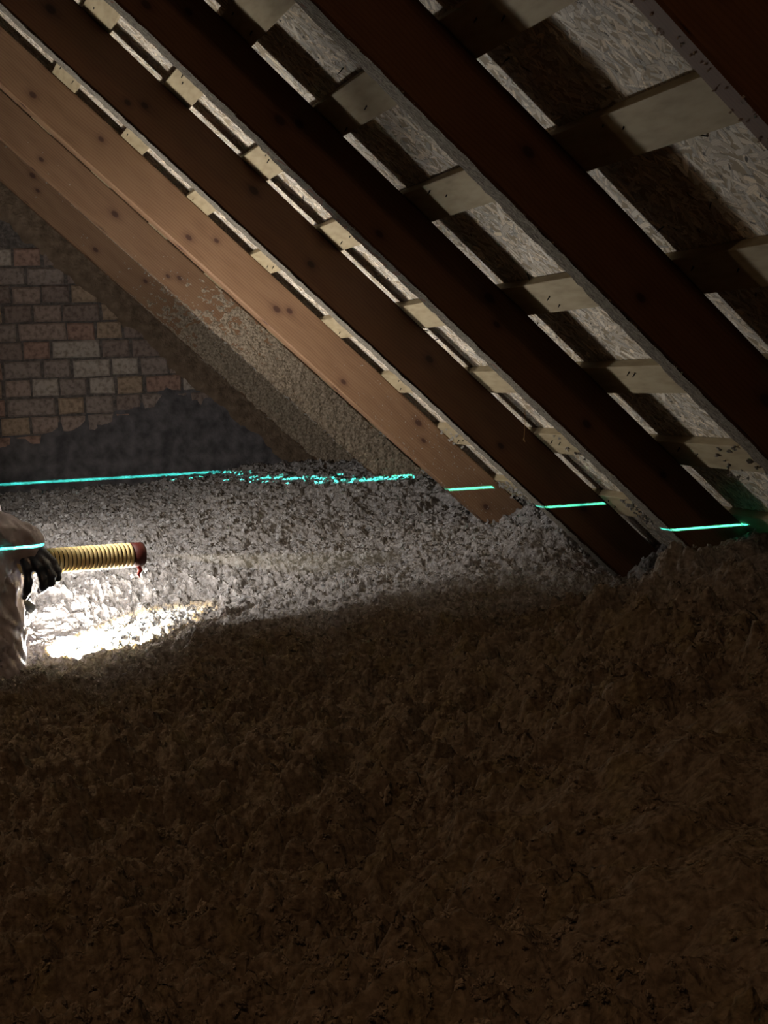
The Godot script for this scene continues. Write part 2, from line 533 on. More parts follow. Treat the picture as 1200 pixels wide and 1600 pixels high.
func fibre(x: float, z: float) -> Color:                      # fresh grey cellulose beyond the crest, older brown wool in front (linear)
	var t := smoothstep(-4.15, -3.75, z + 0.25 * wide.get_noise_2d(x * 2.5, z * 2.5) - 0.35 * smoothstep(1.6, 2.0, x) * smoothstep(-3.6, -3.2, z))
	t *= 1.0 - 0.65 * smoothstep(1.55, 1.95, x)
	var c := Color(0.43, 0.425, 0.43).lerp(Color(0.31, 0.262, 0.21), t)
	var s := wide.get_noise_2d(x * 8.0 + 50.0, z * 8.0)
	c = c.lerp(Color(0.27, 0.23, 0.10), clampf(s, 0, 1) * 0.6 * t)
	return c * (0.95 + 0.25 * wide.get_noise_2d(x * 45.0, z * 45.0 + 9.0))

func build_ground() -> Node3D:
	cells.noise_type = FastNoiseLite.TYPE_CELLULAR
	cells.cellular_return_type = FastNoiseLite.RETURN_DISTANCE
	cells.frequency = 1.0
	cells.seed = 3
	cells.fractal_type = FastNoiseLite.FRACTAL_NONE
	wide.frequency = 1.0
	wide.seed = 12
	wide.fractal_octaves = 3
	var x0 := -0.85
	var x1 := 2.62
	var z := GABLE - 0.02
	var zl := []
	while z < -0.5:
		zl.append(z)
		z += 0.0062 if z < -3.3 else clampf(-z * 0.0026, 0.005, 0.012)
	var nx := 560
	var nz: int = zl.size()
	var v := PackedVector3Array()
	var col := PackedColorArray()
	v.resize(nx * nz)
	col.resize(nx * nz)
	for j in nz:
		for i in nx:
			var x := lerpf(x0, x1, float(i) / (nx - 1))
			var zz: float = zl[j]
			var y := ground(x, zz)
			var w := 0.010
			v[j * nx + i] = E + Vector3(x + w * wide.get_noise_3d(x * 30, zz * 30, 4.0), y, zz + w * wide.get_noise_3d(x * 30, zz * 30, 40.0))
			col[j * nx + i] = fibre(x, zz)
	var nrm := PackedVector3Array()
	nrm.resize(nx * nz)
	var idx := PackedInt32Array()
	for j in nz:
		for i in nx:
			var a := v[j * nx + mini(i + 1, nx - 1)] - v[j * nx + maxi(i - 1, 0)]
			var b := v[mini(j + 1, nz - 1) * nx + i] - v[maxi(j - 1, 0) * nx + i]
			nrm[j * nx + i] = b.cross(a).normalized()
			if i < nx - 1 and j < nz - 1:
				var q := j * nx + i
				idx.append_array([q, q + 1, q + nx + 1, q, q + nx + 1, q + nx])
	var arr := []
	arr.resize(Mesh.ARRAY_MAX)
	arr[Mesh.ARRAY_VERTEX] = v
	arr[Mesh.ARRAY_NORMAL] = nrm
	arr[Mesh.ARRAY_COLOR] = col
	arr[Mesh.ARRAY_INDEX] = idx
	var mesh := ArrayMesh.new()
	mesh.add_surface_from_arrays(Mesh.PRIMITIVE_TRIANGLES, arr)
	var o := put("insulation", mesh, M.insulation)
	tag(o, "deep lumpy blanket of grey and brown loose-fill insulation covering the whole attic floor", "insulation", "", "stuff")
	return o

func scatter(called: String, parent: Node, spots: Array, tints: PackedColorArray, key: int) -> void:
	var mm := MultiMesh.new()
	mm.transform_format = MultiMesh.TRANSFORM_3D
	mm.use_colors = true
	mm.mesh = clump(key)
	mm.mesh.surface_set_material(0, M.clump)
	mm.instance_count = spots.size()
	for i in spots.size():
		mm.set_instance_transform(i, spots[i])
		mm.set_instance_color(i, tints[i])
	var o := MultiMeshInstance3D.new()
	o.name = called
	o.multimesh = mm
	o.set_meta("kind", "stuff")
	parent.add_child(o, true)

func spun(p: Vector3, s: float) -> Transform3D:
	var b := Basis.from_euler(Vector3(rng.randf() * TAU, rng.randf() * TAU, rng.randf() * TAU))
	return Transform3D(b.scaled_local(Vector3(s * rng.randf_range(0.6, 1.3), s * rng.randf_range(0.5, 1.0), s * rng.randf_range(0.7, 1.4))), p)

func build_tufts(g: Node3D) -> void:
	rng.seed = 5
	for key in 3:
		var spots := []
		var tints := PackedColorArray()
		for i in 10500:
			var t := rng.randf()
			var z := lerpf(-6.9, -3.3, t) if i % 3 else lerpf(-3.6, -1.3, rng.randf())
			var x := rng.randf_range(0.025, 0.70) * -z
			if x > 2.45 or x < 0.03 or (z > -3.6 and rng.randf() < 0.4): continue
			if Vector2(x - LAMP.x, z - LAMP.z).length() < 0.12: continue
			if z > -2.2 and x > 0.75 and rng.randf() < 0.85: continue
			var s := rng.randf_range(0.003, 0.009)
			if rng.randf() < 0.04: s *= 1.7
			spots.append(spun(E + Vector3(x, ground(x, z) + s * 0.25, z), s))
			var c := fibre(x, z) * rng.randf_range(0.75, 1.12)
			tints.append(c)
		scatter("tuft", g, spots, tints, key)


# ---------------------------------------------------------------- structure
func build_shell() -> void:
	var ridge := roof(RIDGE, H + DEEP + BAT + 0.016, 0)
	var eave := roof(EAVE, H + DEEP + BAT + 0.016, 0)
	var left := Vector3(2.0 * ridge.x - eave.x, eave.y, 0)
	var ceil := thing("ceiling", "underside of the pitched roof, grey strand board above battens and rafters", "ceiling", Vector3.ZERO, "", "structure")
	put("roof_deck", roof_box(RIDGE, EAVE, H + DEEP + BAT + 0.016, H + DEEP + BAT + 0.10, GABLE - 0.4, 1.9), M.deck, ceil)
	# strand boards, laid in courses with open joints
	var row := 0
	var u := RIDGE
	var seams := [RIDGE, us[1] + 0.05, us[3] + 0.05, us[5] + 0.05, us[7] + 0.05, us[9] + 0.05, us[11] + 0.05, 2.2, EAVE]
	for sm in seams.size() - 1:
		u = seams[sm]
		var zz := GABLE - 0.2 + (0.0 if row % 2 else -1.1)
		while zz < 1.8:
			put("strand_board", roof_box(u + 0.0015, seams[sm + 1] - 0.0015, H + DEEP + BAT, H + DEEP + BAT + 0.0155, maxf(zz + 0.002, GABLE - 0.2), minf(zz + 2.198, 1.85)), M.osb, ceil)
			zz += 2.2
		row += 1
	rng.seed = 61
	var spike := tube([Vector3.ZERO, Vector3(0.002, -0.012, 0.001), Vector3(0.0, -0.022, 0.003)], [0.0016, 0.0014, 0.0003], 5)
	for i in 70:
		var o := put("nail", spike, M.steel, ceil)
		o.position = roof(rng.randf_range(-0.2, 1.65), H + DEEP + BAT, rng.randf_range(-5.0, -1.75))
		o.basis = Basis(U, N, Vector3(0, 0, 1)) * Basis.from_euler(Vector3(rng.randfn(0, 0.5), rng.randf() * TAU, rng.randfn(0, 0.5)))
	var mirror := thing("ceiling", "dark plain roof slope on the far side of the ridge", "ceiling", Vector3.ZERO, "", "structure")
	put("roof_deck", prism([Vector2(ridge.x, ridge.y), Vector2(left.x, left.y), Vector2(left.x, left.y + 0.12), Vector2(ridge.x, ridge.y + 0.12)], GABLE - 0.4, 1.9), M.deck, mirror)
	tag(put("floor", prism([Vector2(left.x, -0.15), Vector2(eave.x, -0.15), Vector2(eave.x, -0.05), Vector2(left.x, -0.05)], GABLE - 0.3, 1.9), M.deck), "plain attic floor under the insulation", "floor", "", "structure")
	var outline := [Vector2(left.x, -0.1), Vector2(eave.x, -0.1), Vector2(eave.x, eave.y), Vector2(ridge.x, ridge.y), Vector2(left.x, left.y)]
	tag(put("wall_back", prism(outline, 1.7, 1.9), M.mortar), "plain wall behind the viewer", "wall", "", "structure")
	tag(put("wall_left", prism([Vector2(left.x - 0.1, -0.1), Vector2(left.x, -0.1), Vector2(left.x, left.y + 0.1), Vector2(left.x - 0.1, left.y + 0.1)], GABLE - 0.3, 1.9), M.deck), "low plain knee wall on the far left", "wall", "", "structure")
	tag(put("wall_right", prism([Vector2(eave.x + 0.05, -0.1), Vector2(eave.x, -0.1), Vector2(eave.x, eave.y + 0.1), Vector2(eave.x + 0.05, eave.y + 0.1)], GABLE - 0.3, 1.9), M.deck), "low eave wall buried in insulation", "wall", "", "structure")
	var gable := thing("wall_gable", "rough grey brick gable wall at the far left end of the attic", "wall", Vector3.ZERO, "", "structure")
	put("wall_core", prism(outline, GABLE - 0.3, GABLE - 0.009), M.mortar, gable)
	# bricks of the part that shows
	rng.seed = 21
	var shapes := {}
	for kind in [0.118, 0.122, 0.128, 0.17, 0.215, 0.245]:
		shapes[kind] = []
		for q in 3: shapes[kind].append(brick(kind, 0.079))
	var course := 0
	for k in range(-4, 9):
		var y := 0.472 - 0.0872 * (7 - k) + 0.0436
		var x := -0.62 - rng.randf() * 0.12
		while true:
			var lens := [0.118, 0.122, 0.128, 0.122, 0.17, 0.118, 0.122, 0.128, 0.118, 0.215]
			var l: float = lens[rng.randi() % lens.size()]
			var mid := x + l * 0.5
			x += l + rng.randf_range(0.008, 0.016)
			var n := (mid - 0.02) * sin(PITCH) + (y + 0.02) * cos(PITCH)
			if n > 0.95: break
			if y < -0.30 or mid > 1.65: break
			var o := put("brick", shapes[l][rng.randi() % 3], M.black, gable)
			o.set_surface_override_material(0, M["brick%d" % (rng.randi() % 6)])
			o.position = E + Vector3(mid, y + rng.randf_range(-0.002, 0.002), GABLE - 0.03 + rng.randf_range(-0.003, 0.004))
			o.rotation = Vector3(rng.randfn(0, 0.01), rng.randfn(0, 0.015), rng.randfn(0, 0.01))
		course += 1
	# dust-grey render over the foot of the bricks, a rough mortar fillet under the roof
	put("render", blanket(func(s: float, t: float) -> Vector3:
		var x := lerpf(-0.7, 2.2, s)
		var top := lerpf(-0.235, -0.02, clampf((x - 0.55) / 0.75, 0, 1)) + 0.05 * wide.get_noise_2d(x * 7.0, 3.0)
		var y := lerpf(-0.75, top, t)
		var e := 0.012 * smoothstep(1.0, 0.75, t) - 0.012 * smoothstep(0.93, 1.0, t)
		return E + Vector3(x, y, GABLE + 0.002 + e + 0.010 * wide.get_noise_2d(x * 9, y * 9)), 90, 26, Vector3(0, 0, 1)), M.render, gable)
	put("mortar_fillet", blanket(func(s: float, t: float) -> Vector3:
		var uu := lerpf(-0.6, 1.75, s)
		var n := lerpf(0.875 + 0.028 * wide.get_noise_2d(uu * 6.0, 9.0), 1.12, t)
		var e := 0.045 * smoothstep(0.0, 0.22, t) - 0.02
		return roof(uu, n, GABLE + e + 0.008 * wide.get_noise_2d(uu * 14, n * 14)), 120, 14, Vector3(0, 0, 1)), M.fillet, gable)

func blanket(at: Callable, ns: int, nt: int, out: Vector3) -> ArrayMesh:
	var st := SurfaceTool.new()
	st.begin(Mesh.PRIMITIVE_TRIANGLES)
	st.set_smooth_group(0)
	for i in ns:
		for j in nt:
			quad(st, at.call(float(i) / ns, float(j) / nt), at.call(float(i + 1) / ns, float(j) / nt), at.call(float(i + 1) / ns, float(j + 1) / nt), at.call(float(i) / ns, float(j + 1) / nt), out)
	return done(st)

func brick(l: float, h: float) -> ArrayMesh:
	var st := begin()
	var ch := 0.007
	var front := []
	var back := []
	for p in [Vector2(-1, -1), Vector2(1, -1), Vector2(1, 1), Vector2(-1, 1)]:
		var j := Vector2(rng.randf_range(-0.003, 0.003), rng.randf_range(-0.003, 0.003))
		front.append(Vector3(p.x * (l * 0.5 - ch) + j.x, p.y * (h * 0.5 - ch) + j.y, 0.03 + rng.randf_range(-0.003, 0.002)))
		back.append(Vector3(p.x * l * 0.5 + j.x, p.y * h * 0.5 + j.y, 0.022))
	quad(st, front[0], front[1], front[2], front[3], Vector3(0, 0, 1))
	for i in 4:
		var k := (i + 1) % 4
		var out: Vector3 = front[i] + front[k]
		quad(st, front[i], front[k], back[k], back[i], Vector3(out.x, out.y, 0.03))
		quad(st, back[i], back[k], back[k] - Vector3(0, 0, 0.06), back[i] - Vector3(0, 0, 0.06), Vector3(out.x, out.y, 0))
	return done(st)


# ---------------------------------------------------------------- roof timbers
func build_timbers() -> void:
	var labels := [
		"reddish rafter cut by the top right corner of the view",
		"widest dark red-brown rafter, its fuzzy grey underside running down to the right edge",
		"dark brown rafter, second widest, crossed by the laser line at the far right",
		"dark brown rafter above the pale lit one, its foot buried between two insulation heaps",
		"pale lit spruce rafter with dark knots, its foot in the dusty hollow",
		"tan rafter half hidden behind the knotty pale rafter, lower end crusted with cellulose",
		"shaded greyish rafter nearest the brick gable",
	]
	for k in zs.size():
		var length := EAVE - RIDGE
		var t := thing("rafter", labels[k], "rafter", roof(RIDGE, H + DEEP * 0.5, -zs[k] - THICK * 0.5), "rafters of the roof slope")
		t.basis = Basis(U, N, Vector3(0, 0, 1))
		var mat: Material = M[("red%d" if k < 4 else "rafter%d") % (k % 2)]
		var timber := put("timber", bar(length, DEEP, THICK, 60, 0.0035, k + 1, 0.005), mat, t)
		# cellulose dust sticking to it
		rng.seed = 100 + k
		var spots := []
		var tints := PackedColorArray()
		var count: int = [300, 1200, 900, 400, 1200, 2500, 2000][k]
		for i in count:
			var uu := rng.randf_range(-0.9, 2.25)
			var p: Vector3
			if k >= 5:
				if rng.randf() > smoothstep(0.15, 1.15, uu) + 0.02: continue
				p = Vector3(uu - RIDGE, -DEEP * 0.5 + DEEP * 0.8 * pow(rng.randf(), 1.2), THICK * 0.5)
				if rng.randf() < 0.3: p = Vector3(uu - RIDGE, -DEEP * 0.5, rng.randf_range(-0.5, 0.5) * THICK)
			elif k == 4:
				if rng.randf() > smoothstep(0.9, 1.75, uu): continue
				p = Vector3(uu - RIDGE, -DEEP * 0.5 + DEEP * 0.9 * rng.randf(), THICK * 0.5)
			else:
				p = Vector3(uu - RIDGE, -DEEP * 0.5, THICK * 0.5 * rng.randf_range(-1.0, 0.97))
				if noise.get_noise_1d(uu * 60.0 + k * 50.0) < -0.05: continue
			var s := rng.randf_range(0.0012, 0.0032) if k < 5 else rng.randf_range(0.0015, 0.0045)
			spots.append(spun(p, s))
			tints.append(Color(0.36, 0.34, 0.31) * rng.randf_range(0.7, 1.1))
		scatter("cellulose_tufts", t, spots, tints, 4)
		if k in [1, 2, 3]:
			put("dust_layer", blanket(func(a: float, b: float) -> Vector3:
				var uu := lerpf(-1.4, 2.3, a)
				var y := -DEEP * 0.5 - 0.001 - 0.0035 * maxf(0.0, wide.get_noise_2d(uu * 25.0 + k * 9.0, b * 1.5) + 0.55)
				return Vector3(uu - RIDGE, y, (b - 0.5) * (THICK + 0.002) + 0.0012 * wide.get_noise_2d(uu * 60.0, b * 3.0 + k)), 300, 4, Vector3.DOWN), M.dust, t)
		elif k >= 5:
			put("cellulose_crust", blanket(func(a: float, b: float) -> Vector3:
				var uu := lerpf(0.0, 2.3, a)
				var grow := smoothstep(0.1, 1.3, uu)
				var e := -0.008 + 0.017 * grow + (0.012 * wide.get_noise_2d(uu * 22.0, b * 3.4 + k) + 0.005 * wide.get_noise_2d(uu * 70.0, b * 9.0)) * (0.4 + 0.6 * grow)
				var droop := 0.010 * grow * (0.6 + wide.get_noise_2d(uu * 16.0, 5.0 + k)) * smoothstep(0.25, 0.0, b)
				return Vector3(uu - RIDGE, -DEEP * 0.5 + DEEP * 0.98 * b - droop, THICK * 0.5 + e), 330, 26, Vector3(0, 0, 1)), M.crust, t)
	# battens across the rafters
	var bl := ["first batten up from the eave, half buried in insulation", "second batten up from the eave, behind the green laser glow", "third batten up from the eave, pale with its upper edge lit",
		"fourth batten up from the eave, pale below the streaky strand board", "fifth batten up from the eave, with a dark nail hole", "sixth batten up from the eave, cut by rafter shadows",
		"seventh batten up from the eave, near the top of the view"]
	for k in range(5, us.size()):
		var up := us.size() - 1 - k
		var lab: String = bl[up] if up < bl.size() else "eighth batten up from the eave, at the top left corner"
		rng.seed = 300 + k
		var z0 := GABLE + 0.02
		var t := thing("batten", lab + ", nailed across the rafters", "batten", roof(us[k] + 0.05, H + DEEP + BAT * 0.5, z0), "roof battens")
		t.basis = Basis(Vector3(0, 0, 1), N, -U)
		put("board", bar(8.6, BAT - 0.001, 0.0997, 60, 0.0012, 40 + k, 0.0015), M.batten, t)
		if up < 2:
			var fl := []
			var ft := PackedColorArray()
			for i in (2600 if up == 0 else 500):
				var zq := rng.randf_range(-6.5, -1.6)
				if noise.get_noise_1d(zq * 50.0) < -0.1: continue
				var sz := rng.randf_range(0.003, 0.009)
				fl.append(spun(Vector3(zq - z0, -BAT * 0.5 - sz * rng.randf_range(-0.3, 1.2), rng.randf_range(-0.075, 0.05)), sz))
				ft.append(Color(0.38, 0.365, 0.34) * rng.randf_range(0.7, 1.1))
			scatter("cellulose_tufts", t, fl, ft, 5)
		for z in zs:
			for q in 2:
				var p := Vector3(-z - THICK * 0.5 - z0 + rng.randf_range(0.06, 0.30), -BAT * 0.5, rng.randf_range(-0.035, 0.035))
				var nail := put("nail", tube([p + Vector3(0, 0.003, 0), p - Vector3(0.002, rng.randf_range(0.004, 0.012), 0.003)], [0.0022, 0.0012], 5), M.steel, t)


# ---------------------------------------------------------------- worker, hose, lamp, laser
func build_worker() -> void:
	var suit := triplanar(plain(Color(0.86, 0.83, 0.85), 0.35), noise_tex(0.01, 33, [Color(0.7, 0.68, 0.7), Color(1, 1, 1)], 3), null, 2.0, 0.0)
	suit.clearcoat_enabled = true
	suit.clearcoat = 0.35
	suit.clearcoat_roughness = 0.3
	var skin := plain(Color(0.78, 0.58, 0.47), 0.6)
	var rubber := plain(Color(0.16, 0.18, 0.24), 0.28)
	rubber.clearcoat_enabled = true
	rubber.clearcoat = 0.6
	rubber.clearcoat_roughness = 0.2
	var boots := plain(Color(0.05, 0.05, 0.05), 0.6)
	var hip := Vector3(0.115, -0.44, -4.36)
	var o := thing("person", "person in a pale plastic coverall and black gloves holding the blowing hose", "person", E + Vector3(hip.x, -1.25, hip.z))
	var q := -Vector3(hip.x, -1.25, hip.z)                       # from the camera's axes to the person's own
	var chest := Vector3(0.02, -0.02, -4.36)
	var neck := Vector3(0.02, 0.17, -4.36)
	var head := Vector3(0.03, 0.30, -4.36)
	var sh_r := Vector3(0.0, 0.06, -4.18)
	var sh_l := Vector3(0.0, 0.06, -4.54)
	var el_r := Vector3(0.035, -0.30, -4.16)
	var el_l := Vector3(0.09, -0.28, -4.56)
	var wr_r := Vector3(0.292, -0.450, -4.262)
	var wr_l := Vector3(0.235, -0.56, -4.40)
	var kn_r := Vector3(0.205, -0.80, -4.28)
	var kn_l := Vector3(0.16, -0.80, -4.47)
	var an_r := Vector3(0.13, -1.18, -4.28)
	var an_l := Vector3(0.08, -1.18, -4.47)
	var sk := func(s: float, add: float) -> Array:
		return [[hip, chest, 0.135 * s + add, 0.15 * s + add], [hip + Vector3(0.03, -0.03, 0.06), hip + Vector3(0.03, -0.03, -0.06), 0.12 * s + add, 0.12 * s + add],
			[sh_r, sh_l, 0.085 * s + add, 0.085 * s + add], [chest, neck, 0.10 * s + add, 0.06 * s + add],
			[sh_r, el_r, 0.058 * s + add, 0.046 * s + add], [el_r, wr_r, 0.044 * s + add, 0.030 * s + add], [sh_l, el_l, 0.058 * s + add, 0.046 * s + add], [el_l, wr_l, 0.044 * s + add, 0.030 * s + add],
			[hip + Vector3(0.03, -0.04, 0.08), kn_r, 0.092 * s + add, 0.066 * s + add], [hip + Vector3(0.03, -0.04, -0.08), kn_l, 0.092 * s + add, 0.066 * s + add],
			[kn_r, an_r, 0.060 * s + add, 0.045 * s + add], [kn_l, an_l, 0.060 * s + add, 0.045 * s + add]]
	var shift := func(list: Array) -> Array:
		return list.map(func(b): return [b[0] + q, b[1] + q, b[2], b[3]])
	var body: Array = sk.call(0.88, 0.0)
	body.append_array([[neck, head, 0.05, 0.055], [head, head + Vector3(0.012, 0.06, 0), 0.078, 0.086], [head + Vector3(0.05, -0.045, 0), head + Vector3(0.03, 0.0, 0), 0.045, 0.06],
		[head + Vector3(0.088, 0.025, 0), head + Vector3(0.103, -0.005, 0), 0.009, 0.014], [head + Vector3(0.08, -0.045, 0.018), head + Vector3(0.08, -0.045, -0.018), 0.011, 0.011],
		[head + Vector3(0.0, 0.02, 0.082), head + Vector3(-0.004, -0.015, 0.082), 0.014, 0.010], [head + Vector3(0.0, 0.02, -0.082), head + Vector3(-0.004, -0.015, -0.082), 0.014, 0.010]])
	put("body", nets(shift.call(body), 0.013, 0.03), skin, o)
	var wear: Array = sk.call(1.0, 0.006)
	wear[5] = [el_r, wr_r + Vector3(0.008, 0.008, 0), 0.058, 0.050]
	wear[7] = [el_l, wr_l, 0.056, 0.046]
	wear.append([wr_r + Vector3(-0.05, 0.065, 0.0), wr_r + Vector3(-0.03, 0.042, 0.01), 0.014, 0.012])
	wear.append([Vector3(0.20, -0.56, -4.29), Vector3(0.205, -0.70, -4.29), 0.085, 0.080])
	tag(put("coverall", nets(shift.call(wear), 0.0085, 0.035, 0.012, 260.0), suit, o), "pale wrinkled plastic coverall")
	var along := (wr_r - el_r).normalized()
	tag(put("cuff", lathe([Vector2(-0.035, 0.045), Vector2(-0.012, 0.053), Vector2(0.004, 0.0545), Vector2(0.018, 0.060), Vector2(0.020, 0.058), Vector2(0.006, 0.050), Vector2(-0.02, 0.044)], 18, wr_r + q, along), suit, o), "gathered sleeve cuff")
	tag(put("hood", nets(shift.call([[head + Vector3(-0.03, 0.05, 0), head + Vector3(-0.035, -0.02, 0), 0.095, 0.085], [head + Vector3(-0.035, -0.02, 0), chest + Vector3(-0.02, 0.1, 0), 0.085, 0.12]]), 0.012, 0.03, 0.005, 40.0), suit, o), "pale hood")
	for e in [1, -1]:
		put("eye", lathe([Vector2(-0.011, 0.001), Vector2(-0.006, 0.009), Vector2(0.004, 0.010), Vector2(0.010, 0.005), Vector2(0.011, 0.0005)], 10, head + q + Vector3(0.079, 0.022, 0.031 * e), Vector3(1, 0, 0)), plain(Color(0.85, 0.85, 0.83), 0.2), o)
	# the gloved right hand closed over the hose
	var f := [[Vector3(0.368, -0.500, -4.226), Vector3(0.379, -0.524, -4.214), Vector3(0.378, -0.546, -4.222), Vector3(0.368, -0.556, -4.244)],
		[Vector3(0.348, -0.506, -4.212), Vector3(0.360, -0.534, -4.200), Vector3(0.360, -0.556, -4.208), Vector3(0.352, -0.568, -4.230)],
		[Vector3(0.326, -0.510, -4.210), Vector3(0.336, -0.544, -4.200), Vector3(0.336, -0.566, -4.208), Vector3(0.330, -0.578, -4.228)],
		[Vector3(0.298, -0.512, -4.216), Vector3(0.297, -0.548, -4.208), Vector3(0.292, -0.574, -4.214), Vector3(0.286, -0.592, -4.228)]]
	var g := [[wr_r + Vector3(-0.02, 0.005, 0), wr_r + Vector3(0.020, -0.004, 0.004), 0.032, 0.033]]
	for i in 4:
		var p: Array = f[i]
		g.append([wr_r + Vector3(0.030 - i * 0.010, -0.006 - i * 0.004, 0.016), p[0], 0.021, 0.0145])
		for j in 3:
			g.append([p[j], p[j + 1], 0.0128 - j * 0.001, 0.0118 - j * 0.001])
	g.append_array([[wr_r + Vector3(0.01, 0.0, -0.02), Vector3(0.335, -0.470, -4.315), 0.020, 0.014], [Vector3(0.335, -0.470, -4.315), Vector3(0.357, -0.505, -4.335), 0.0125, 0.0115], [Vector3(0.357, -0.505, -4.335), Vector3(0.366, -0.535, -4.325), 0.011, 0.010]])
	tag(put("glove", nets(shift.call(g), 0.0032, 0.007, 0.0018, 160.0), rubber, o), "black rubber glove closed over the hose")
	# the left hand below it
	var lh := [[wr_l + Vector3(-0.02, 0.02, 0), wr_l + Vector3(0.01, -0.02, 0.005), 0.030, 0.030]]
	for i in 4:
		var r0 := wr_l + Vector3(0.034 - i * 0.016, -0.058 - absf(i - 1.3) * -0.003, 0.012)
		var r1 := r0 + Vector3(0.018 - i * 0.006, -0.030 - (1 if i in [1, 2] else 0) * 0.005, 0.008)
		var r2 := r1 + Vector3(0.004, -0.024, -0.004)
		lh.append_array([[wr_l + Vector3(0.006, -0.014, 0.004), r0, 0.02, 0.0125], [r0, r1, 0.011, 0.010], [r1, r2, 0.010, 0.0088]])
	lh.append_array([[wr_l + Vector3(0.02, -0.01, 0), wr_l + Vector3(0.055, -0.032, 0.004), 0.017, 0.012], [wr_l + Vector3(0.055, -0.032, 0.004), wr_l + Vector3(0.070, -0.058, 0.004), 0.0115, 0.010]])
	tag(put("glove", nets(shift.call(lh), 0.0036, 0.007, 0.0018, 160.0), rubber, o), "black rubber glove hanging below")
	for an in [an_r, an_l]:
		put("boot", nets(shift.call([[an + Vector3(0, 0.08, 0), an + Vector3(0, -0.02, 0), 0.055, 0.055], [an + Vector3(-0.02, -0.025, 0), an + Vector3(0.15, -0.035, 0), 0.045, 0.038]]), 0.012, 0.03), boots, o)

func build_hose() -> void:
	var a := Vector3(0.300, -0.499, -4.262)
	var b := Vector3(0.640, -0.510, -4.352)
	var dir := (b - a).normalized()
	var long := (b - a).length()
	var o := thing("hose", "yellow corrugated blowing hose with black rings and a red-brown end collar", "hose", E + a)
	var cream := plain(Color(0.98, 0.89, 0.64), 0.5)
	var dark := plain(Color(0.035, 0.028, 0.02), 0.7)
	var red := plain(Color(0.30, 0.085, 0.045), 0.55)
	# the run that goes on behind the person
	var pts := []
	var rad := []
	for i in 15:
		var t := i / 14.0
		pts.append(Vector3(0.02 - t * 0.75, -t * t * 0.62, -t * 0.28) + Vector3(0, -0.0, 0))
		rad.append(0.033)
	put("hose_wall", lathe([Vector2(-0.02, 0.0315), Vector2(long, 0.0315), Vector2(long + 0.004, 0.030), Vector2(long + 0.004, 0.028), Vector2(long - 0.10, 0.028), Vector2(long - 0.101, 0.0005)], 28, Vector3.ZERO, dir), dark, o)
	put("hose_tail", tube(pts, rad, 16), cream, o)
	var ring := lathe([Vector2(-0.0043, 0.0305), Vector2(-0.0042, 0.0360), Vector2(-0.0030, 0.0372), Vector2(0.0030, 0.0372), Vector2(0.0042, 0.0360), Vector2(0.0043, 0.0305)], 28, Vector3.ZERO, dir)
	var s := -0.01
	while s < long - 0.036:
		var r := put("hose_rib", ring, cream, o)
		r.position = dir * s
		s += 0.0128
	put("end_collar", lathe([Vector2(long - 0.034, 0.033), Vector2(long - 0.033, 0.0372), Vector2(long - 0.002, 0.0365), Vector2(long + 0.003, 0.034), Vector2(long + 0.003, 0.029), Vector2(long - 0.03, 0.028)], 28, Vector3.ZERO, dir), red, o)
	var e := dir * (long - 0.012)
	tag(put("loose_tape", tube([e + Vector3(0, -0.034, 0.012), e + Vector3(0.004, -0.046, 0.014), e + Vector3(-0.003, -0.058, 0.012), e + Vector3(0.001, -0.068, 0.010)], [0.006, 0.0065, 0.005, 0.002], 6), plain(Color(0.75, 0.16, 0.07), 0.5), o), "loose red tape end")
	# what it blows
	var jet := FogVolume.new()
	jet.name = "dust_jet"
	jet.shape = RenderingServer.FOG_VOLUME_SHAPE_CONE
	var land := Vector3(1.60, -0.69, -4.86)
	var y := (b - land).normalized()
	var xx := y.cross(Vector3.UP).normalized()
	jet.size = Vector3(0.13, (b - land).length(), 0.13)
	jet.transform = Transform3D(Basis(xx, y, xx.cross(y)), E + (b + land) * 0.5)
	var fm := FogMaterial.new()
	fm.albedo = Color(0.9, 0.86, 0.76)
	fm.density = 2.5
	jet.material = fm
	add_child(jet, true)
	tag(jet, "pale jet of insulation dust blown out of the hose end", "dust", "", "stuff")

func build_lamp() -> void:
	var aim := Vector3(0.05, 0.97, 0.10).normalized()
	var o := thing("work_lamp", "glaring white work lamp lying in the insulation below the hose", "lamp", E + LAMP)
	o.basis = Basis(Quaternion(Vector3.UP, aim))
	put("housing", lathe([Vector2(-0.03, 0.0005), Vector2(-0.03, 0.075), Vector2(-0.026, 0.084), Vector2(0.0, 0.088), Vector2(0.004, 0.087), Vector2(0.004, 0.081), Vector2(0.001, 0.080)], 32, Vector3.ZERO, Vector3.UP), plain(Color(0.85, 0.85, 0.85), 0.5), o)
	var glow := plain(Color(0.9, 0.95, 1.0), 0.4)
	glow.emission_enabled = true
	glow.emission = Color(0.85, 0.93, 1.0)
	glow.emission_energy_multiplier = 3.0
	put("lens", lathe([Vector2(0.002, 0.0805), Vector2(0.006, 0.05), Vector2(0.008, 0.0005)], 32, Vector3.ZERO, Vector3.UP), glow, o)
	var l := AreaLight3D.new()
	l.name = "lamp_light"
	l.area_size = Vector2(0.14, 0.14)
	l.light_color = Color(1.0, 0.97, 0.93)
	l.light_energy = 3.9
	l.area_range = 14.0
	l.shadow_enabled = true
	l.position = Vector3(0, 0.012, 0)
	l.rotation.x = PI / 2
	o.add_child(l, true)

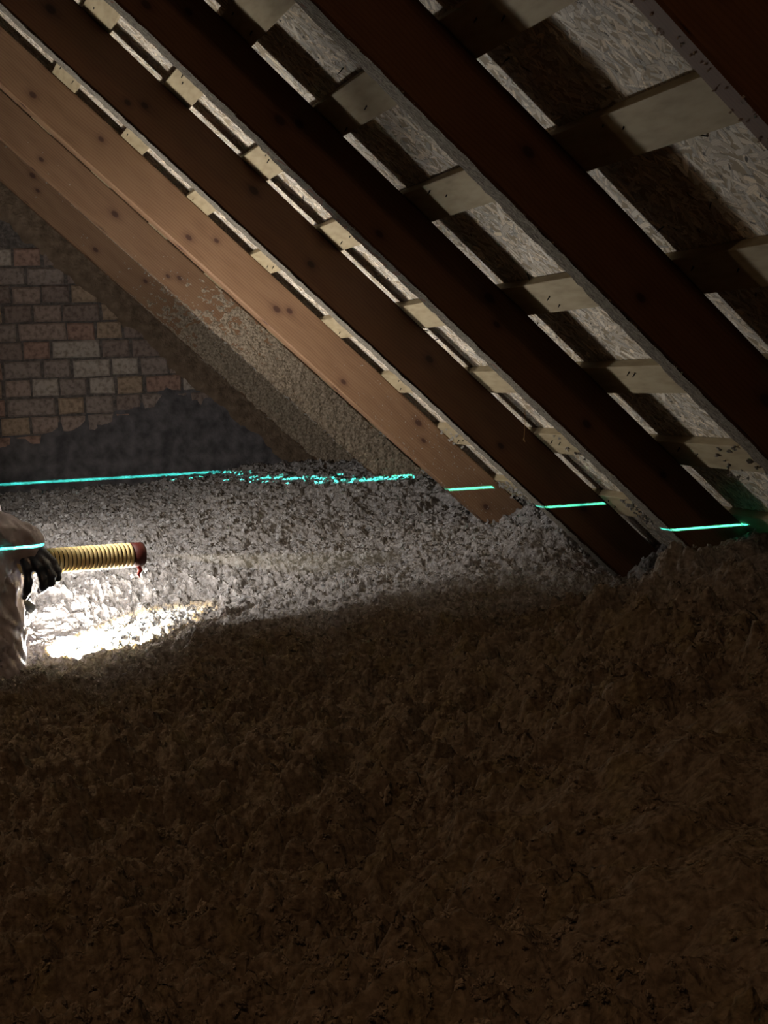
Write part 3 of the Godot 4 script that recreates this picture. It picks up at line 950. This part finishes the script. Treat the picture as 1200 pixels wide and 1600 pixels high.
# a torch or headlamp: barrel, lens and a beam
func torch(called: String, label: String, at: Vector3, to: Vector3, r: float, long: float, angle: float, energy: float, soft: float, fringe: float, tint := Color(1.0, 0.975, 0.945)) -> void:
	var o := thing(called, label, "lamp", E + at)
	var dir := (to - at).normalized()
	put("barrel", lathe([Vector2(-long, 0.0005), Vector2(-long, r * 0.7), Vector2(-long * 0.45, r * 0.7), Vector2(-long * 0.3, r), Vector2(0.0, r), Vector2(0.001, r * 0.9), Vector2(-0.004, r * 0.88)], 20, Vector3.ZERO, dir), M.black, o)
	var glow := plain(Color(1, 1, 1), 0.4)
	glow.emission_enabled = true
	glow.emission = Color(0.95, 0.97, 1.0)
	glow.emission_energy_multiplier = 2.0
	put("lens", lathe([Vector2(-0.003, r * 0.89), Vector2(-0.001, r * 0.5), Vector2(-0.001, 0.0005)], 20, Vector3.ZERO, dir), glow, o)
	for k in (2 if fringe > 0.0 else 1):
		var l := SpotLight3D.new()
		l.name = "beam" if k == 0 else "beam_fringe"
		l.light_color = (tint if fringe == 0.0 else Color(0.80, 0.92, 1.0)) if k == 0 else Color(1.0, 0.80, 0.25)
		l.light_energy = energy if k == 0 else energy * fringe
		l.spot_range = 14.0
		l.spot_attenuation = 2.0
		l.spot_angle = angle if k == 0 else angle + 1.6
		l.spot_angle_attenuation = soft
		l.light_size = r * 0.5
		l.shadow_enabled = true
		l.transform = Transform3D(Basis.looking_at(dir, Vector3(0.1, 0.2, 0.9)), dir * 0.006)
		o.add_child(l, true)

func build_torches() -> void:
	torch("flashlight", "small flashlight at the worker's lower hand, its beam blazing on the insulation", Vector3(0.315, -0.655, -4.40), Vector3(0.530, -0.836, -4.507), 0.016, 0.11, 30.0, 1.8, 0.03, 0.5)
	torch("chest_lamp", "small lamp clipped to the coverall's chest, lighting the heaps ahead", Vector3(0.200, -0.15, -4.225), Vector3(1.25, -0.46, -5.5), 0.024, 0.035, 58.0, 1.7, 1.0, 0.0)
	torch("clamp_light", "small warm clamp light hung at the far left, shining on the brown heaps", Vector3(-1.0, 0.62, -4.2), Vector3(0.60, -0.85, -2.5), 0.05, 0.14, 38.0, 0.62, 1.0, 0.0, Color(1.0, 0.86, 0.70))

# the dim warm bulb that hangs over the hatch behind the viewer
func build_bulb() -> void:
	var o := thing("hanging_bulb", "dim warm bulb hanging on a short cord below the ridge beside the viewer", "lamp", E + Vector3(-0.75, 1.72, -0.2))
	var glow := plain(Color(1, 0.9, 0.8), 0.4)
	glow.emission_enabled = true
	glow.emission = Color(1.0, 0.72, 0.5)
	glow.emission_energy_multiplier = 1.5
	put("bulb", lathe([Vector2(-0.05, 0.0005), Vector2(-0.045, 0.018), Vector2(-0.02, 0.030), Vector2(0.01, 0.028), Vector2(0.04, 0.014), Vector2(0.045, 0.0005)], 16, Vector3.ZERO, Vector3.UP), glow, o)
	put("socket", lathe([Vector2(0.038, 0.0005), Vector2(0.038, 0.018), Vector2(0.08, 0.018), Vector2(0.085, 0.0005)], 16, Vector3.ZERO, Vector3.UP), M.black, o)
	put("cord", tube([Vector3(0, 0.08, 0), Vector3(0.002, 0.3, 0), Vector3(0, 0.56, 0)], [0.003, 0.003, 0.003], 6), M.black, o)
	var l := OmniLight3D.new()
	l.name = "bulb_light"
	l.light_color = Color(1.0, 0.80, 0.62)
	l.light_energy = 0.6
	l.light_size = 0.03
	l.omni_range = 14.0
	l.omni_attenuation = 2.0
	l.shadow_enabled = true
	o.add_child(l, true)

func build_laser() -> void:
	var at := Vector3(0.96, -0.448, -0.1)
	var o := thing("laser_level", "green line laser level on a post in front of the camera", "laser level", E + at)
	var r := 0.17
	for s in [1, -1]:
		put("housing", lathe([Vector2(0.00012, 0.0005), Vector2(0.00012, r), Vector2(0.03, r), Vector2(0.05, r * 0.6), Vector2(0.05, 0.0005)], 96, Vector3.ZERO, Vector3(0, s, 0)), M.black, o)
	put("post", tube([Vector3(0, -0.05, 0), Vector3(0, -0.80, 0)], [0.012, 0.012], 10), M.black, o)
	var diode := plain(Color(0, 0, 0), 0.5)
	diode.emission_enabled = true
	diode.emission = Color(0.28, 1.0, 0.90)
	diode.emission_energy_multiplier = 1.5e9
	var line := OmniLight3D.new()
	line.name = "laser_light"
	line.light_color = Color(0.10, 1.0, 0.78)
	line.light_energy = 0.05
	line.omni_range = 12.0
	line.omni_attenuation = 2.0
	line.light_size = 0.001
	line.shadow_enabled = true
	o.add_child(line, true)
	put("laser_diode", lathe([Vector2(-0.00008, 0.0005), Vector2(-0.00008, 0.0016), Vector2(0.00008, 0.0016), Vector2(0.00008, 0.0005)], 8, Vector3.ZERO, Vector3.UP), diode, o)


# ----------------------------------------------------------------
func _ready() -> void:
	var cam := Camera3D.new()
	cam.name = "camera"
	cam.transform = Transform3D(Basis(Vector3(0.94973, -0.03855, 0.31070), Vector3(0.06586, 0.99479, -0.07786), Vector3(-0.30607, 0.09441, 0.94732)).orthonormalized(), E)
	cam.fov = rad_to_deg(2.0 * atan(800.0 / 2283.4))
	cam.near = 0.05
	cam.far = 60.0
	add_child(cam, true)
	cam.current = true
	var env := Environment.new()
	env.background_mode = Environment.BG_COLOR
	env.background_color = Color(0, 0, 0)
	env.tonemap_mode = Environment.TONE_MAPPER_LINEAR
	env.tonemap_exposure = 1.0
	env.sdfgi_enabled = true
	env.ssao_enabled = true
	env.ssil_enabled = true
	env.volumetric_fog_enabled = true
	env.volumetric_fog_density = 0.0
	var we := WorldEnvironment.new()
	we.name = "environment"
	we.environment = env
	add_child(we, true)

	make_materials()
	var g := build_ground()
	build_shell()
	build_timbers()
	build_lamp()
	build_torches()
	build_bulb()
	build_laser()
	build_worker()
	build_hose()
	build_tufts(g)
	var cob := tube([roof(0, 0, 0) + Vector3(1.482, -0.10, -3.4), E + Vector3(1.481, -0.14, -3.4), E + Vector3(1.478, -0.172, -3.4), E + Vector3(1.476, -0.180, -3.4), E + Vector3(1.480, -0.186, -3.4)], [0.0007, 0.0007, 0.0009, 0.0022, 0.0012], 5)
	tag(put("hanging_thread", cob, plain(Color(0.75, 0.62, 0.42), 0.7)), "thin dusty thread hanging from a batten in front of the dark rafter", "thread")
